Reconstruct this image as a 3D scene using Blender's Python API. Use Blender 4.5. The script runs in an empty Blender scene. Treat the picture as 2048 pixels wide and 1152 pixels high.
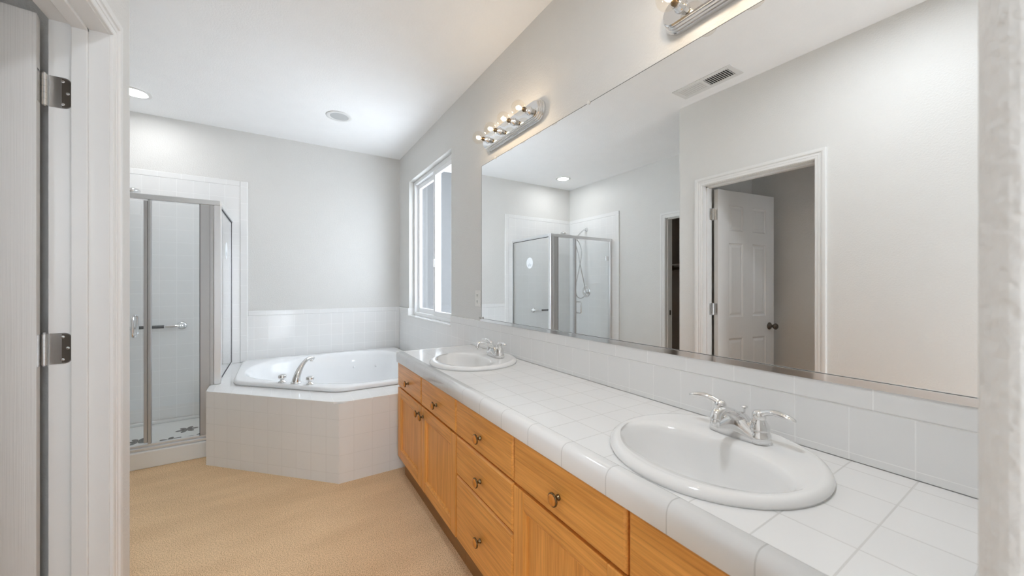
import bpy, bmesh, math, random
from mathutils import Vector, Matrix
random.seed(4)
sc = bpy.context.scene
COL = sc.collection
PI = math.pi

# ------------------------------------------------------------------ camera, world, exposure
H = 1.243
cam_d = bpy.data.cameras.new('camera')
cam = bpy.data.objects.new('camera', cam_d)
COL.objects.link(cam)
cam.location = (0, 0, H)
cam.rotation_euler = (math.radians(90), 0, -math.radians(32.334))
cam_d.sensor_fit = 'HORIZONTAL'
cam_d.sensor_width = 36.0
cam_d.lens = 736.0 / 2048.0 * 36.0
cam_d.shift_y = -4.3 / 2048.0
cam_d.clip_start = 0.02
cam_d.dof.use_dof = True
cam_d.dof.focus_distance = 2.0
cam_d.dof.aperture_fstop = 5.6
sc.camera = cam

w = bpy.data.worlds.new('world')
sc.world = w
w.use_nodes = True
bg = w.node_tree.nodes['Background']
bg.inputs[0].default_value = (0.90, 0.957, 1.03, 1)
bg.inputs[1].default_value = 2.9

sc.view_settings.view_transform = 'Standard'
sc.view_settings.look = 'None'
sc.view_settings.gamma = 1
sc.view_settings.use_curve_mapping = False
sc.view_settings.exposure = 1.20
sc.cycles.max_bounces = 14
sc.cycles.diffuse_bounces = 8
sc.cycles.glossy_bounces = 6
sc.cycles.transparent_max_bounces = 24
sc.cycles.sample_clamp_indirect = 6.0
sc.cycles.use_denoising = True

# ------------------------------------------------------------------ materials
def new_mat(name):
    m = bpy.data.materials.new(name)
    m.use_nodes = True
    nt = m.node_tree
    return m, nt, nt.nodes['Principled BSDF'], nt.nodes.new, nt.links.new

def plain(name, col, rough=0.5, metal=0.0, spec=0.5, coat=0.0, var=0.02):
    m, nt, b, N, L = new_mat(name)
    b.inputs['Roughness'].default_value = rough
    b.inputs['Metallic'].default_value = metal
    b.inputs['Specular IOR Level'].default_value = spec
    b.inputs['Coat Weight'].default_value = coat
    tc = N('ShaderNodeTexCoord'); no = N('ShaderNodeTexNoise'); mx = N('ShaderNodeMix')
    mx.data_type = 'RGBA'
    no.inputs['Scale'].default_value = 7
    L(tc.outputs['Object'], no.inputs['Vector'])
    L(no.outputs['Fac'], mx.inputs['Factor'])
    mx.inputs[6].default_value = (*[c * (1 - var) for c in col], 1)
    mx.inputs[7].default_value = (*[min(1, c * (1 + var)) for c in col], 1)
    L(mx.outputs[2], b.inputs['Base Color'])
    return m

def bumpy(name, col, rough, scale, dist, strength=1.0, detail=3, var=0.02):
    m = plain(name, col, rough, var=var)
    nt = m.node_tree; b = nt.nodes['Principled BSDF']
    tc = nt.nodes.new('ShaderNodeTexCoord'); no = nt.nodes.new('ShaderNodeTexNoise'); bp = nt.nodes.new('ShaderNodeBump')
    no.inputs['Scale'].default_value = scale
    no.inputs['Detail'].default_value = detail
    nt.links.new(tc.outputs['Object'], no.inputs['Vector'])
    nt.links.new(no.outputs['Fac'], bp.inputs['Height'])
    bp.inputs['Distance'].default_value = dist
    bp.inputs['Strength'].default_value = strength
    nt.links.new(bp.outputs['Normal'], b.inputs['Normal'])
    return m

TILE = (0.82, 0.82, 0.815)
def tile(name, W, R, ou, ov, col=TILE, grout=(0.92, 0.92, 0.915), rough=0.13, mortar=0.003):
    m, nt, b, N, L = new_mat(name)
    uv = N('ShaderNodeUVMap'); mp = N('ShaderNodeMapping'); br = N('ShaderNodeTexBrick'); bp = N('ShaderNodeBump')
    mp.inputs['Location'].default_value = (-ou + mortar / 2 + 40 * W, -ov + mortar / 2 + 40 * R, 0)
    br.offset = 0.0; br.squash = 1.0
    br.inputs['Scale'].default_value = 1.0
    br.inputs['Brick Width'].default_value = W
    br.inputs['Row Height'].default_value = R
    br.inputs['Mortar Size'].default_value = mortar / 2
    br.inputs['Mortar Smooth'].default_value = 0.3
    br.inputs['Bias'].default_value = 0
    br.inputs['Color1'].default_value = (*col, 1)
    br.inputs['Color2'].default_value = (*[c * 0.985 for c in col], 1)
    br.inputs['Mortar'].default_value = (*grout, 1)
    L(uv.outputs[0], mp.inputs['Vector']); L(mp.outputs[0], br.inputs['Vector'])
    L(br.outputs['Color'], b.inputs['Base Color'])
    inv = N('ShaderNodeMath'); inv.operation = 'SUBTRACT'; inv.inputs[0].default_value = 1
    L(br.outputs['Fac'], inv.inputs[1])
    L(inv.outputs[0], bp.inputs['Height'])
    bp.inputs['Distance'].default_value = 0.0008
    bp.inputs['Strength'].default_value = 0.5
    L(bp.outputs['Normal'], b.inputs['Normal'])
    b.inputs['Roughness'].default_value = rough
    return m

def wood(name, axis, dark=(0.56, 0.215, 0.034), light=(0.94, 0.46, 0.115)):
    m, nt, b, N, L = new_mat(name)
    tc = N('ShaderNodeTexCoord'); oi = N('ShaderNodeObjectInfo'); add = N('ShaderNodeVectorMath')
    mp = N('ShaderNodeMapping'); n1 = N('ShaderNodeTexNoise'); n2 = N('ShaderNodeTexNoise'); mx = N('ShaderNodeMix'); cr = N('ShaderNodeValToRGB')
    mul = N('ShaderNodeVectorMath'); mul.operation = 'SCALE'; mul.inputs['Scale'].default_value = 7.3
    cmb = N('ShaderNodeCombineXYZ')
    for i in range(3): L(oi.outputs['Random'], cmb.inputs[i])
    L(cmb.outputs[0], mul.inputs[0])
    L(tc.outputs['Object'], add.inputs[0]); L(mul.outputs[0], add.inputs[1])
    s = [26.0, 26.0, 26.0]; s['xyz'.index(axis)] = 1.6
    mp.inputs['Scale'].default_value = s
    L(add.outputs[0], mp.inputs['Vector'])
    # cathedral figure: distorted bands
    n1.inputs['Scale'].default_value = 0.55; n1.inputs['Detail'].default_value = 2; n1.inputs['Distortion'].default_value = 0.6
    n2.inputs['Scale'].default_value = 5.0; n2.inputs['Detail'].default_value = 6; n2.inputs['Roughness'].default_value = 0.65
    L(mp.outputs[0], n1.inputs['Vector'])
    mp2 = N('ShaderNodeMapping'); s2 = [26.0, 26.0, 26.0]; s2['xyz'.index(axis)] = 0.8
    mp2.inputs['Scale'].default_value = s2
    L(add.outputs[0], mp2.inputs['Vector']); L(mp2.outputs[0], n2.inputs['Vector'])
    sn = N('ShaderNodeMath'); sn.operation = 'MULTIPLY'; sn.inputs[1].default_value = 26
    si = N('ShaderNodeMath'); si.operation = 'SINE'
    L(n1.outputs['Fac'], sn.inputs[0]); L(sn.outputs[0], si.inputs[0])
    mr = N('ShaderNodeMapRange'); mr.inputs[1].default_value = -1; mr.inputs[2].default_value = 1
    mr.inputs[3].default_value = 0.44; mr.inputs[4].default_value = 0.60
    L(si.outputs[0], mr.inputs[0])
    am = N('ShaderNodeMath'); am.operation = 'MULTIPLY_ADD'; am.inputs[1].default_value = 1.0; am.inputs[2].default_value = -0.485
    L(n2.outputs['Fac'], am.inputs[0])
    ad = N('ShaderNodeMath'); ad.operation = 'ADD'
    L(mr.outputs[0], ad.inputs[0]); L(am.outputs[0], ad.inputs[1])
    cr.color_ramp.elements[0].position = 0.15; cr.color_ramp.elements[0].color = (*dark, 1)
    cr.color_ramp.elements[1].position = 0.85; cr.color_ramp.elements[1].color = (*light, 1)
    L(ad.outputs[0], cr.inputs['Fac'])
    # thin dark pores
    mp3 = N('ShaderNodeMapping'); s3 = [260.0, 260.0, 260.0]; s3['xyz'.index(axis)] = 6.0
    mp3.inputs['Scale'].default_value = s3
    n3 = N('ShaderNodeTexNoise'); n3.inputs['Scale'].default_value = 1.0; n3.inputs['Detail'].default_value = 2
    L(add.outputs[0], mp3.inputs['Vector']); L(mp3.outputs[0], n3.inputs['Vector'])
    pr = N('ShaderNodeMapRange'); pr.inputs[1].default_value = 0.32; pr.inputs[2].default_value = 0.46; pr.inputs[3].default_value = 0.84; pr.inputs[4].default_value = 1.0
    L(n3.outputs['Fac'], pr.inputs[0])
    pm = N('ShaderNodeMix'); pm.data_type = 'RGBA'; pm.blend_type = 'MULTIPLY'; pm.inputs[0].default_value = 1.0
    L(cr.outputs['Color'], pm.inputs[6]); L(pr.outputs[0], pm.inputs[7])
    L(pm.outputs[2], b.inputs['Base Color'])
    b.inputs['Roughness'].default_value = 0.34
    bp = N('ShaderNodeBump'); bp.inputs['Distance'].default_value = 0.0004; bp.inputs['Strength'].default_value = 0.4
    L(n2.outputs['Fac'], bp.inputs['Height']); L(bp.outputs['Normal'], b.inputs['Normal'])
    return m

def thin_glass(name, tint, refl=1.0):
    m = bpy.data.materials.new(name); m.use_nodes = True
    nt = m.node_tree; nt.nodes.clear(); N = nt.nodes.new; L = nt.links.new
    out = N('ShaderNodeOutputMaterial'); mx = N('ShaderNodeMixShader'); tr = N('ShaderNodeBsdfTransparent'); gl = N('ShaderNodeBsdfGlossy'); fr = N('ShaderNodeLayerWeight'); pw = N('ShaderNodeMath'); mu = N('ShaderNodeMath')
    tr.inputs[0].default_value = (*tint, 1)
    gl.inputs['Roughness'].default_value = 0.0
    gl.inputs['Color'].default_value = (1, 1, 1, 1)
    fr.inputs['Blend'].default_value = 0.5
    pw.operation = 'POWER'; pw.inputs[1].default_value = 5.0
    mu.operation = 'MULTIPLY_ADD'; mu.inputs[1].default_value = 0.9 * refl; mu.inputs[2].default_value = 0.035 * refl; mu.use_clamp = True
    L(fr.outputs['Facing'], pw.inputs[0]); L(pw.outputs[0], mu.inputs[0]); L(mu.outputs[0], mx.inputs[0]); L(tr.outputs[0], mx.inputs[1]); L(gl.outputs[0], mx.inputs[2]); L(mx.outputs[0], out.inputs[0])
    return m

def emit(name, col, strength):
    m, nt, b, N, L = new_mat(name)
    b.inputs['Base Color'].default_value = (0.8, 0.8, 0.8, 1)
    b.inputs['Emission Color'].default_value = (*col, 1)
    b.inputs['Emission Strength'].default_value = strength
    return m

M = {}
M['wall'] = bumpy('wall_paint', (0.70, 0.694, 0.675), 0.5, 115, 0.0036, 0.5)
M['ceil'] = bumpy('ceiling_paint', (0.94, 0.94, 0.94), 0.7, 120, 0.0030, 0.5)
M['trim'] = plain('white_trim_paint', (0.755, 0.755, 0.745), 0.32)
M['door'] = bumpy('door_paint', (0.72, 0.71, 0.69), 0.38, 60, 0.0005, 0.3)
M['porcelain'] = plain('white_porcelain', (0.84, 0.84, 0.835), 0.08, coat=0.3, var=0.005)
M['acrylic'] = plain('white_acrylic', (0.86, 0.87, 0.88), 0.12, var=0.005)
M['pan'] = plain('shower_pan_white', (0.80, 0.81, 0.80), 0.3, var=0.01)
M['chrome'] = plain('chrome', (0.80, 0.80, 0.80), 0.06, 1.0, var=0.01)
M['steel'] = plain('brushed_steel', (0.62, 0.61, 0.60), 0.22, 1.0, var=0.05)
M['alum'] = plain('bright_aluminium', (0.80, 0.805, 0.81), 0.28, 0.75, var=0.02)
M['satin'] = plain('satin_aluminium', (0.52, 0.525, 0.53), 0.38, 0.55, var=0.03)
M['darkmetal'] = plain('dark_bronze', (0.10, 0.085, 0.07), 0.35, 0.6)
M['brass'] = plain('aged_brass', (0.17, 0.12, 0.065), 0.25, 1.0)
M['black'] = plain('black_gasket', (0.02, 0.02, 0.025), 0.5)
M['rubber'] = plain('dark_grey_rubber', (0.08, 0.085, 0.09), 0.5)
M['wood_y'] = wood('oak_grain_along', 'y')
M['wood_z'] = wood('oak_grain_up', 'z')
M['wood_knob'] = wood('oak_knob', 'z', (0.45, 0.15, 0.02), (0.74, 0.29, 0.045))
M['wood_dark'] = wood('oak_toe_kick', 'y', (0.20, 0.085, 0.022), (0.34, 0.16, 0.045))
M['vinyl'] = plain('white_vinyl', (0.86, 0.87, 0.88), 0.3, var=0.005)
M['plastic'] = plain('white_plastic', (0.80, 0.79, 0.76), 0.35)
M['slot'] = plain('outlet_slot', (0.06, 0.06, 0.06), 0.6)
M['grey'] = plain('speaker_grey', (0.52, 0.53, 0.53), 0.6)
M['mirror'] = plain('mirror_silver', (0.93, 0.94, 0.935), 0.0, 1.0, var=0.0)
M['glass'] = thin_glass('shower_glass', (0.974, 0.984, 0.988), 1.2)
M['wglass'] = thin_glass('window_glass', (0.93, 0.95, 0.96), 1.0)
M['bulb'] = thin_glass('clear_bulb_glass', (0.97, 0.95, 0.92), 1.0)
M['filament'] = emit('filament', (1.0, 0.78, 0.53), 52)
M['lit'] = emit('lit_diffuser', (0.97, 0.985, 1.0), 34.0)
M['fill_near'] = emit('added_fill_diffuser', (0.91, 0.975, 1.05), 84.0)  # for the added fill lamp near the entrance
M['ext'] = plain('exterior_siding', (0.078, 0.078, 0.080), 0.7)
M['soffit'] = plain('soffit_white', (0.85, 0.85, 0.85), 0.6)
M['decal'] = plain('frosted_white_decal', (0.85, 0.87, 0.89), 0.6)
M['decal_grey'] = plain('frosted_grey_decal', (0.55, 0.60, 0.63), 0.6)
M['darkroom'] = plain('closet_paint', (0.40, 0.37, 0.34), 0.7)
M['flower'] = plain('grey_tread', (0.16, 0.17, 0.18), 0.7)
M['shelf'] = plain('closet_shelf_white', (0.7, 0.69, 0.66), 0.5)
M['rod'] = plain('closet_rod_wood', (0.16, 0.10, 0.06), 0.5)
M['dark'] = plain('duct_shade_black', (0.03, 0.03, 0.03), 0.8)
T = 0.1125
TB = 0.1575
M['t_back'] = tile('tile_back_wall', T, T, -0.202, 0.953)
M['t_side'] = tile('tile_side_wall', T, T, 0.212, 0.947)
M['t_trim_x'] = tile('tile_trim_back', TB, 10, 0.056, 5.0)
M['t_trim_y'] = tile('tile_trim_side', TB, 10, 0.280, 5.0)
M['t_edge'] = tile('tile_edge_column', 10, TB, 5.0, 2.19)
M['t_diag'] = tile('tile_skirt_diagonal', T, T, 0.0285, 0.401, grout=(0.74, 0.74, 0.73))
M['t_front'] = tile('tile_skirt_front', T, T, 0.406, 0.401, grout=(0.74, 0.74, 0.73))
M['t_deck'] = tile('tile_tub_deck', T * 1.0, T, 0.406, 2.66)
M['t_counter'] = tile('tile_counter', T, T, 0.688, 0.207, grout=(0.68, 0.675, 0.66))
M['t_cap'] = tile('tile_counter_cap', 0.159, 10, 0.450, 5.0, grout=(0.64, 0.64, 0.63))

# carpet
m, nt, b, N, L = new_mat('beige_carpet')
tc = N('ShaderNodeTexCoord'); n1 = N('ShaderNodeTexNoise'); n2 = N('ShaderNodeTexNoise'); n3 = N('ShaderNodeTexNoise')
n1.inputs['Scale'].default_value = 250; n1.inputs['Detail'].default_value = 4
n2.inputs['Scale'].default_value = 2.2; n2.inputs['Detail'].default_value = 2
mpp = N('ShaderNodeMapping'); mpp.inputs['Rotation'].default_value = (0, 0, 0.7); mpp.inputs['Scale'].default_value = (1, 3.2, 1)
L(tc.outputs['Object'], mpp.inputs['Vector'])
L(tc.outputs['Object'], n1.inputs['Vector']); L(mpp.outputs[0], n2.inputs['Vector'])
r1 = N('ShaderNodeValToRGB')
r1.color_ramp.elements[0].position = 0.34; r1.color_ramp.elements[0].color = (0.52, 0.335, 0.18, 1)
r1.color_ramp.elements[1].position = 0.56; r1.color_ramp.elements[1].color = (1.0, 0.745, 0.475, 1)
L(n1.outputs['Fac'], r1.inputs['Fac'])
mx = N('ShaderNodeMix'); mx.data_type = 'RGBA'; mx.blend_type = 'MULTIPLY'; mx.inputs[0].default_value = 1
r2 = N('ShaderNodeValToRGB')
r2.color_ramp.elements[0].position = 0.38; r2.color_ramp.elements[0].color = (0.93, 0.915, 0.90, 1)
r2.color_ramp.elements[1].position = 0.62; r2.color_ramp.elements[1].color = (1.0, 1.0, 1.0, 1)
L(n2.outputs['Fac'], r2.inputs['Fac'])
L(r1.outputs[0], mx.inputs[6]); L(r2.outputs[0], mx.inputs[7]); L(mx.outputs[2], b.inputs['Base Color'])
bp = N('ShaderNodeBump'); bp.inputs['Distance'].default_value = 0.004; bp.inputs['Strength'].default_value = 0.7
L(n1.outputs['Fac'], bp.inputs['Height']); L(bp.outputs['Normal'], b.inputs['Normal'])
b.inputs['Roughness'].default_value = 0.95; b.inputs['Specular IOR Level'].default_value = 0.1
M['carpet'] = m

# door paint with a fine vertical moulded grain
m, nt, b, N, L = new_mat('moulded_grain_paint')
tc = N('ShaderNodeTexCoord'); mp = N('ShaderNodeMapping'); no = N('ShaderNodeTexNoise'); bp = N('ShaderNodeBump')
mp.inputs['Scale'].default_value = (330, 330, 3)
no.inputs['Scale'].default_value = 1.0; no.inputs['Detail'].default_value = 2
L(tc.outputs['Object'], mp.inputs['Vector']); L(mp.outputs[0], no.inputs['Vector']); L(no.outputs['Fac'], bp.inputs['Height'])
bp.inputs['Distance'].default_value = 0.0012; bp.inputs['Strength'].default_value = 0.55
L(bp.outputs['Normal'], b.inputs['Normal'])
b.inputs['Base Color'].default_value = (0.67, 0.66, 0.645, 1); b.inputs['Roughness'].default_value = 0.38
M['grain'] = m

# ------------------------------------------------------------------ mesh builder
class MB:
    def __init__(s):
        s.bm = bmesh.new(); s.mi = 0; s.smooth = False
    def _mark(s, faces):
        for f in faces:
            f.material_index = s.mi; f.smooth = s.smooth
    def face(s, pts):
        f = s.bm.faces.new([s.bm.verts.new(p) for p in pts]); s._mark([f]); return f
    def box(s, x0, x1, y0, y1, z0, z1, bev=0.0, seg=2):
        x0, x1 = sorted((x0, x1)); y0, y1 = sorted((y0, y1)); z0, z1 = sorted((z0, z1))
        v = [s.bm.verts.new((x, y, z)) for x in (x0, x1) for y in (y0, y1) for z in (z0, z1)]
        q = [(0, 1, 3, 2), (4, 6, 7, 5), (0, 4, 5, 1), (2, 3, 7, 6), (0, 2, 6, 4), (1, 5, 7, 3)]
        fs = [s.bm.faces.new([v[i] for i in k]) for k in q]
        s._mark(fs)
        if bev > 0:
            es = list({e for f in fs for e in f.edges})
            r = bmesh.ops.bevel(s.bm, geom=es, offset=bev, segments=seg, profile=0.5, affect='EDGES')
            for f in r['faces']:
                f.material_index = s.mi; f.smooth = s.smooth
        return s
    def loops(s, loops, closed=True, cap0=False, cap1=False):
        V = [[s.bm.verts.new(p) for p in lp] for lp in loops]
        fs = []
        n = len(V[0])
        for a, c in zip(V, V[1:]):
            for i in range(n if closed else n - 1):
                j = (i + 1) % n
                fs.append(s.bm.faces.new((a[i], a[j], c[j], c[i])))
        if cap0: fs.append(s.bm.faces.new(list(reversed(V[0]))))
        if cap1: fs.append(s.bm.faces.new(V[-1]))
        s._mark(fs); return s
    def prism(s, poly, z0, z1):
        return s.loops([[(x, y, z0) for x, y in poly], [(x, y, z1) for x, y in poly]], cap0=True, cap1=True)
    def tube(s, pts, rad, n=14, cap=True, flat=None):
        pts = [Vector(p) for p in pts]
        if not hasattr(rad, '__len__'): rad = [rad] * len(pts)
        L = []; up = None
        for i, p in enumerate(pts):
            d = (pts[min(i + 1, len(pts) - 1)] - pts[max(i - 1, 0)]).normalized()
            if up is None:
                up = Vector((0, 0, 1)) if abs(d.z) < 0.9 else Vector((1, 0, 0))
            a = d.cross(up).normalized(); c = a.cross(d).normalized(); up = c
            r = rad[i]
            ra, rc = (r if not hasattr(r, '__len__') else r[0]), (r if not hasattr(r, '__len__') else r[1])
            L.append([tuple(p + a * (ra * math.cos(t)) + c * (rc * math.sin(t))) for t in [2 * PI * k / n for k in range(n)]])
        return s.loops(L, cap0=cap, cap1=cap)
    def lathe(s, prof, o, axis, n=24, cap=True):
        o = Vector(o); d = Vector(axis).normalized()
        a = d.orthogonal().normalized(); c = d.cross(a)
        L = [[tuple(o + d * h + (a * math.cos(t) + c * math.sin(t)) * max(r, 1e-5)) for t in [2 * PI * k / n for k in range(n)]] for r, h in prof]
        return s.loops(L, cap0=cap, cap1=cap)
    def sphere(s, o, r, n=20, sz=1.0):
        return s.lathe([(r * math.sin(PI * k / (n // 2)), -sz * r * math.cos(PI * k / (n // 2))) for k in range(n // 2 + 1)], o, (0, 0, 1), n, cap=False)
    def build(s, name, mats, parent=None, org=None, rot=None, merge=True):
        bm = s.bm
        if merge: bmesh.ops.remove_doubles(bm, verts=bm.verts, dist=1e-5)
        bmesh.ops.recalc_face_normals(bm, faces=bm.faces)
        uvl = bm.loops.layers.uv.new('UVMap')
        for f in bm.faces:
            n = f.normal
            for l in f.loops:
                p = l.vert.co
                if abs(n.z) > 0.75: u, v = p.x, p.y
                elif abs(n.x) > 1.5 * abs(n.y): u, v = p.y, p.z
                elif abs(n.y) > 1.5 * abs(n.x): u, v = p.x, p.z
                else: u, v = (p.x - p.y) / math.sqrt(2), p.z
                l[uvl].uv = (u, v)
        if org is None and parent is not None and parent.get('_org') is not None:
            org = parent['_org']
        if org is not None:
            bmesh.ops.translate(bm, verts=bm.verts, vec=-Vector(org))
        me = bpy.data.meshes.new(name)
        bm.to_mesh(me); bm.free()
        if not isinstance(mats, (list, tuple)): mats = [mats]
        for k in mats: me.materials.append(M[k])
        o = bpy.data.objects.new(name, me); COL.objects.link(o)
        if parent is not None:
            o.parent = parent
            if org is not None: o['_org'] = list(org)
        elif org is not None:
            o.location = org
        return o

def thing(name, label, cat, loc, group=None):
    o = bpy.data.objects.new(name, None); COL.objects.link(o)
    o.empty_display_size = 0.05
    o.location = loc; o['_org'] = list(loc)
    o['label'] = label; o['category'] = cat
    if group: o['group'] = group
    return o
def tag(o, label, cat, group=None):
    o['label'] = label; o['category'] = cat
    if group: o['group'] = group
    return o
def struct(o, label=None, cat=None):
    o['kind'] = 'structure'
    if label: o['label'] = label
    if cat: o['category'] = cat
    return o
def dup(root, loc, label):
    r = root.copy(); COL.objects.link(r); r.location = loc; r['label'] = label
    for ch in list(root.children):
        c = ch.copy(); COL.objects.link(c); c.parent = r
        for g in list(ch.children):
            d = g.copy(); COL.objects.link(d); d.parent = c
    return r
def catmull(P, n=8, closed=False):
    P = [Vector(p) for p in P]; out = []
    m = len(P)
    for i in range(m if closed else m - 1):
        if closed: a, b, c, d = P[(i - 1) % m], P[i], P[(i + 1) % m], P[(i + 2) % m]
        else: a, b, c, d = P[max(i - 1, 0)], P[i], P[i + 1], P[min(i + 2, m - 1)]
        for k in range(n):
            t = k / n
            out.append(0.5 * ((2 * b) + (c - a) * t + (2 * a - 5 * b + 4 * c - d) * t * t + (3 * b - a - 3 * c + d) * t ** 3))
    if not closed: out.append(P[-1])
    return out
def ray_poly(poly, c, ang):
    """distance from c along ang to a closed polygon"""
    d = (math.cos(ang), math.sin(ang)); best = 0
    for i in range(len(poly)):
        a, b = poly[i], poly[(i + 1) % len(poly)]
        ex, ey = b[0] - a[0], b[1] - a[1]
        den = d[0] * ey - d[1] * ex
        if abs(den) < 1e-9: continue
        t = ((a[0] - c[0]) * ey - (a[1] - c[1]) * ex) / den
        u = ((a[0] - c[0]) * d[1] - (a[1] - c[1]) * d[0]) / den
        if t > 0 and -1e-6 <= u <= 1 + 1e-6: best = max(best, t)
    return best
def angles_for(poly, c, n):
    A = [2 * PI * k / n for k in range(n)]
    for p in poly:                       # exact corners
        a = math.atan2(p[1] - c[1], p[0] - c[0]) % (2 * PI)
        k = min(range(n), key=lambda i: min(abs(A[i] - a), 2 * PI - abs(A[i] - a)))
        A[k] = a
    return sorted(A)
def polar(poly, c, A):
    return [(c[0] + ray_poly(poly, c, a) * math.cos(a), c[1] + ray_poly(poly, c, a) * math.sin(a)) for a in A]

# ------------------------------------------------------------------ the room
XM, XD, XL = 1.197, -0.452, -1.43      # mirror wall, door wall, far left wall
YB, YR, CH = 4.355, 1.864, 2.722       # back wall, return wall, ceiling

b = MB(); b.box(-2.8, 1.32, -0.72, 4.5, -0.06, 0)
struct(b.build('floor', 'carpet'), 'beige cut pile carpet covering the bathroom floor', 'carpet')
b = MB(); b.box(-2.8, 1.45, -0.72, 4.5, CH, CH + 0.08)
struct(b.build('ceiling', 'ceil'), 'smooth white bathroom ceiling', 'ceiling')

# back wall with its tile
b = MB(); b.box(XL - 0.12, XM + 0.14, YB, YB + 0.12, 0, CH)
wb = struct(b.build('wall_back', 'wall'), 'pale grey painted back wall behind bathtub and shower', 'wall')
b = MB(); b.box(-0.252, XM, YB - 0.008, YB, 0.5135, 0.953)
b.build('tub_tile', 't_back', wb)
b = MB(); b.box(-0.252, XM, YB - 0.011, YB, 0.953, 1.0, 0.004)
b.build('tile_border', 't_trim_x', wb)
SP = [(XL, 0.02), (-0.412, 0.02), (-0.412, 0.5135), (-0.3145, 0.5135), (-0.3145, 2.19), (XL, 2.19)]
b = MB(); b.loops([[(x, YB - 0.010, z) for x, z in SP], [(x, YB, z) for x, z in SP]], cap0=True, cap1=True)
b.build('shower_tile', 't_back', wb)
b = MB(); b.box(XL, -0.3145, YB - 0.013, YB, 2.19, 2.24, 0.004)
b.build('shower_tile_border', 't_trim_x', wb)
b = MB(); b.box(-0.3145, -0.252, YB - 0.015, YB, 0.5135, 2.24, 0.007, 3)
b.build('shower_edge_tile', 't_edge', wb)

# mirror wall with the window opening
WY0, WY1, WZ0, WZ1 = 2.822, 3.985, 0.922, 2.375
XO = XM + 0.135
b = MB()
b.box(XM, XO, -0.6, WY0, 0, CH); b.box(XM, XO, WY1, YB, 0, CH)
b.box(XM, XO, WY0, WY1, 0, WZ0); b.box(XM, XO, WY0, WY1, WZ1, CH)
wr = struct(b.build('wall_right', 'wall'), 'pale grey painted wall with the mirror and the window', 'wall')
b = MB()
b.box(XM - 0.008, XM, 2.45, YB - 0.012, 0.5135, WZ0 - 0.012); b.box(XM - 0.008, XM, WY1 + 0.02, YB - 0.012, WZ0 - 0.012, 0.947); b.box(XM - 0.008, XM, 0.04, 2.45, 0.8145, 0.947)
b.box(XM - 0.008, XM, 2.45, WY0 - 0.003, WZ0 - 0.012, 0.947)
b.build('wall_tile', 't_side', wr)
b = MB(); b.box(XM - 0.011, XM, 0.04, WY0 - 0.003, 0.947, 1.0, 0.003); b.box(XM - 0.011, XM, WY1 + 0.02, YB - 0.012, 0.947, 1.0, 0.003)
b.build('tile_border', 't_trim_y', wr)
b = MB(); b.box(XM - 0.014, XM + 0.06, WY0 - 0.003, WY1 + 0.02, WZ0 - 0.014, WZ0 + 0.004, 0.004)
b.box(XM - 0.014, XM + 0.055, WY1 - 0.001, WY1 + 0.02, WZ0, 1.0, 0.004)
b.build('window_sill', 'porcelain', wr)

# door wall: opening Y 0.916..1.672
DY0, DY1, DZ = 0.934, 1.652, 2.032
WT = 0.118
b = MB()
b.box(XD - WT, XD, -0.6, DY0 - 0.018, 0, CH); b.box(XD - WT, XD, DY1 + 0.018, YR - 0.02, 0, CH); b.box(XD - WT, XD, DY0 - 0.018, DY1 + 0.018, DZ + 0.018, CH)
# rounded corner where the wall turns to the left
arc = [(XD - 0.02 + 0.02 * math.cos(t), YR - 0.02 + 0.02 * math.sin(t)) for t in [PI / 2 * k / 8 for k in range(9)]]
b.prism([(XD, YR - 0.02)] + arc[1:-1] + [(XD - 0.02, YR), (XD - WT, YR), (XD - WT, YR - 0.02)], 0, CH)
struct(b.build('wall_left', 'wall'), 'painted wall with a doorway, opposite the near sink', 'wall')
b = MB(); b.box(XL - 0.12, XD - WT, YR - 0.12, YR, 0, CH)
struct(b.build('wall_return', 'wall'), 'short painted wall between the two doorways', 'wall')
# far left wall with closet doorway
CY0, CY1 = 1.98, 2.672
b = MB()
b.box(XL - 0.12, XL, YR, CY0 - 0.018, 0, CH); b.box(XL - 0.12, XL, CY1 + 0.018, YB, 0, CH); b.box(XL - 0.12, XL, CY0 - 0.018, CY1 + 0.018, DZ + 0.018, CH)
wf = struct(b.build('wall_far_left', 'wall'), 'painted wall beside the shower with the closet doorway', 'wall')
b = MB(); b.box(XL, XL + 0.010, 3.42, YB - 0.013, 0.02, 2.19)
b.build('shower_tile', 't_side', wf)
b = MB(); b.box(XL, XL + 0.013, 3.36, YB - 0.013, 2.19, 2.24, 0.004); b.box(XL, XL + 0.014, 3.36, 3.42, 0.02, 2.24, 0.005)
b.build('shower_tile_border', 't_edge', wf)
# toilet room
b = MB(); b.box(XL - 0.12, XL, 0.4, YR - 0.12, 0, CH); b.box(XL, XD - WT, 0.28, 0.4, 0, 1.2); b.box(XL, XD - WT, 0.28, 0.4, 1.9, CH); b.box(XL, -1.15, 0.28, 0.4, 1.2, 1.9); b.box(-0.95, XD - WT, 0.28, 0.4, 1.2, 1.9)  # hole in the near wall is added to let sky light brighten this room
struct(b.build('wall_toilet_room', 'wall'), 'dim painted wall inside the room behind the panelled door', 'wall')
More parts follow.
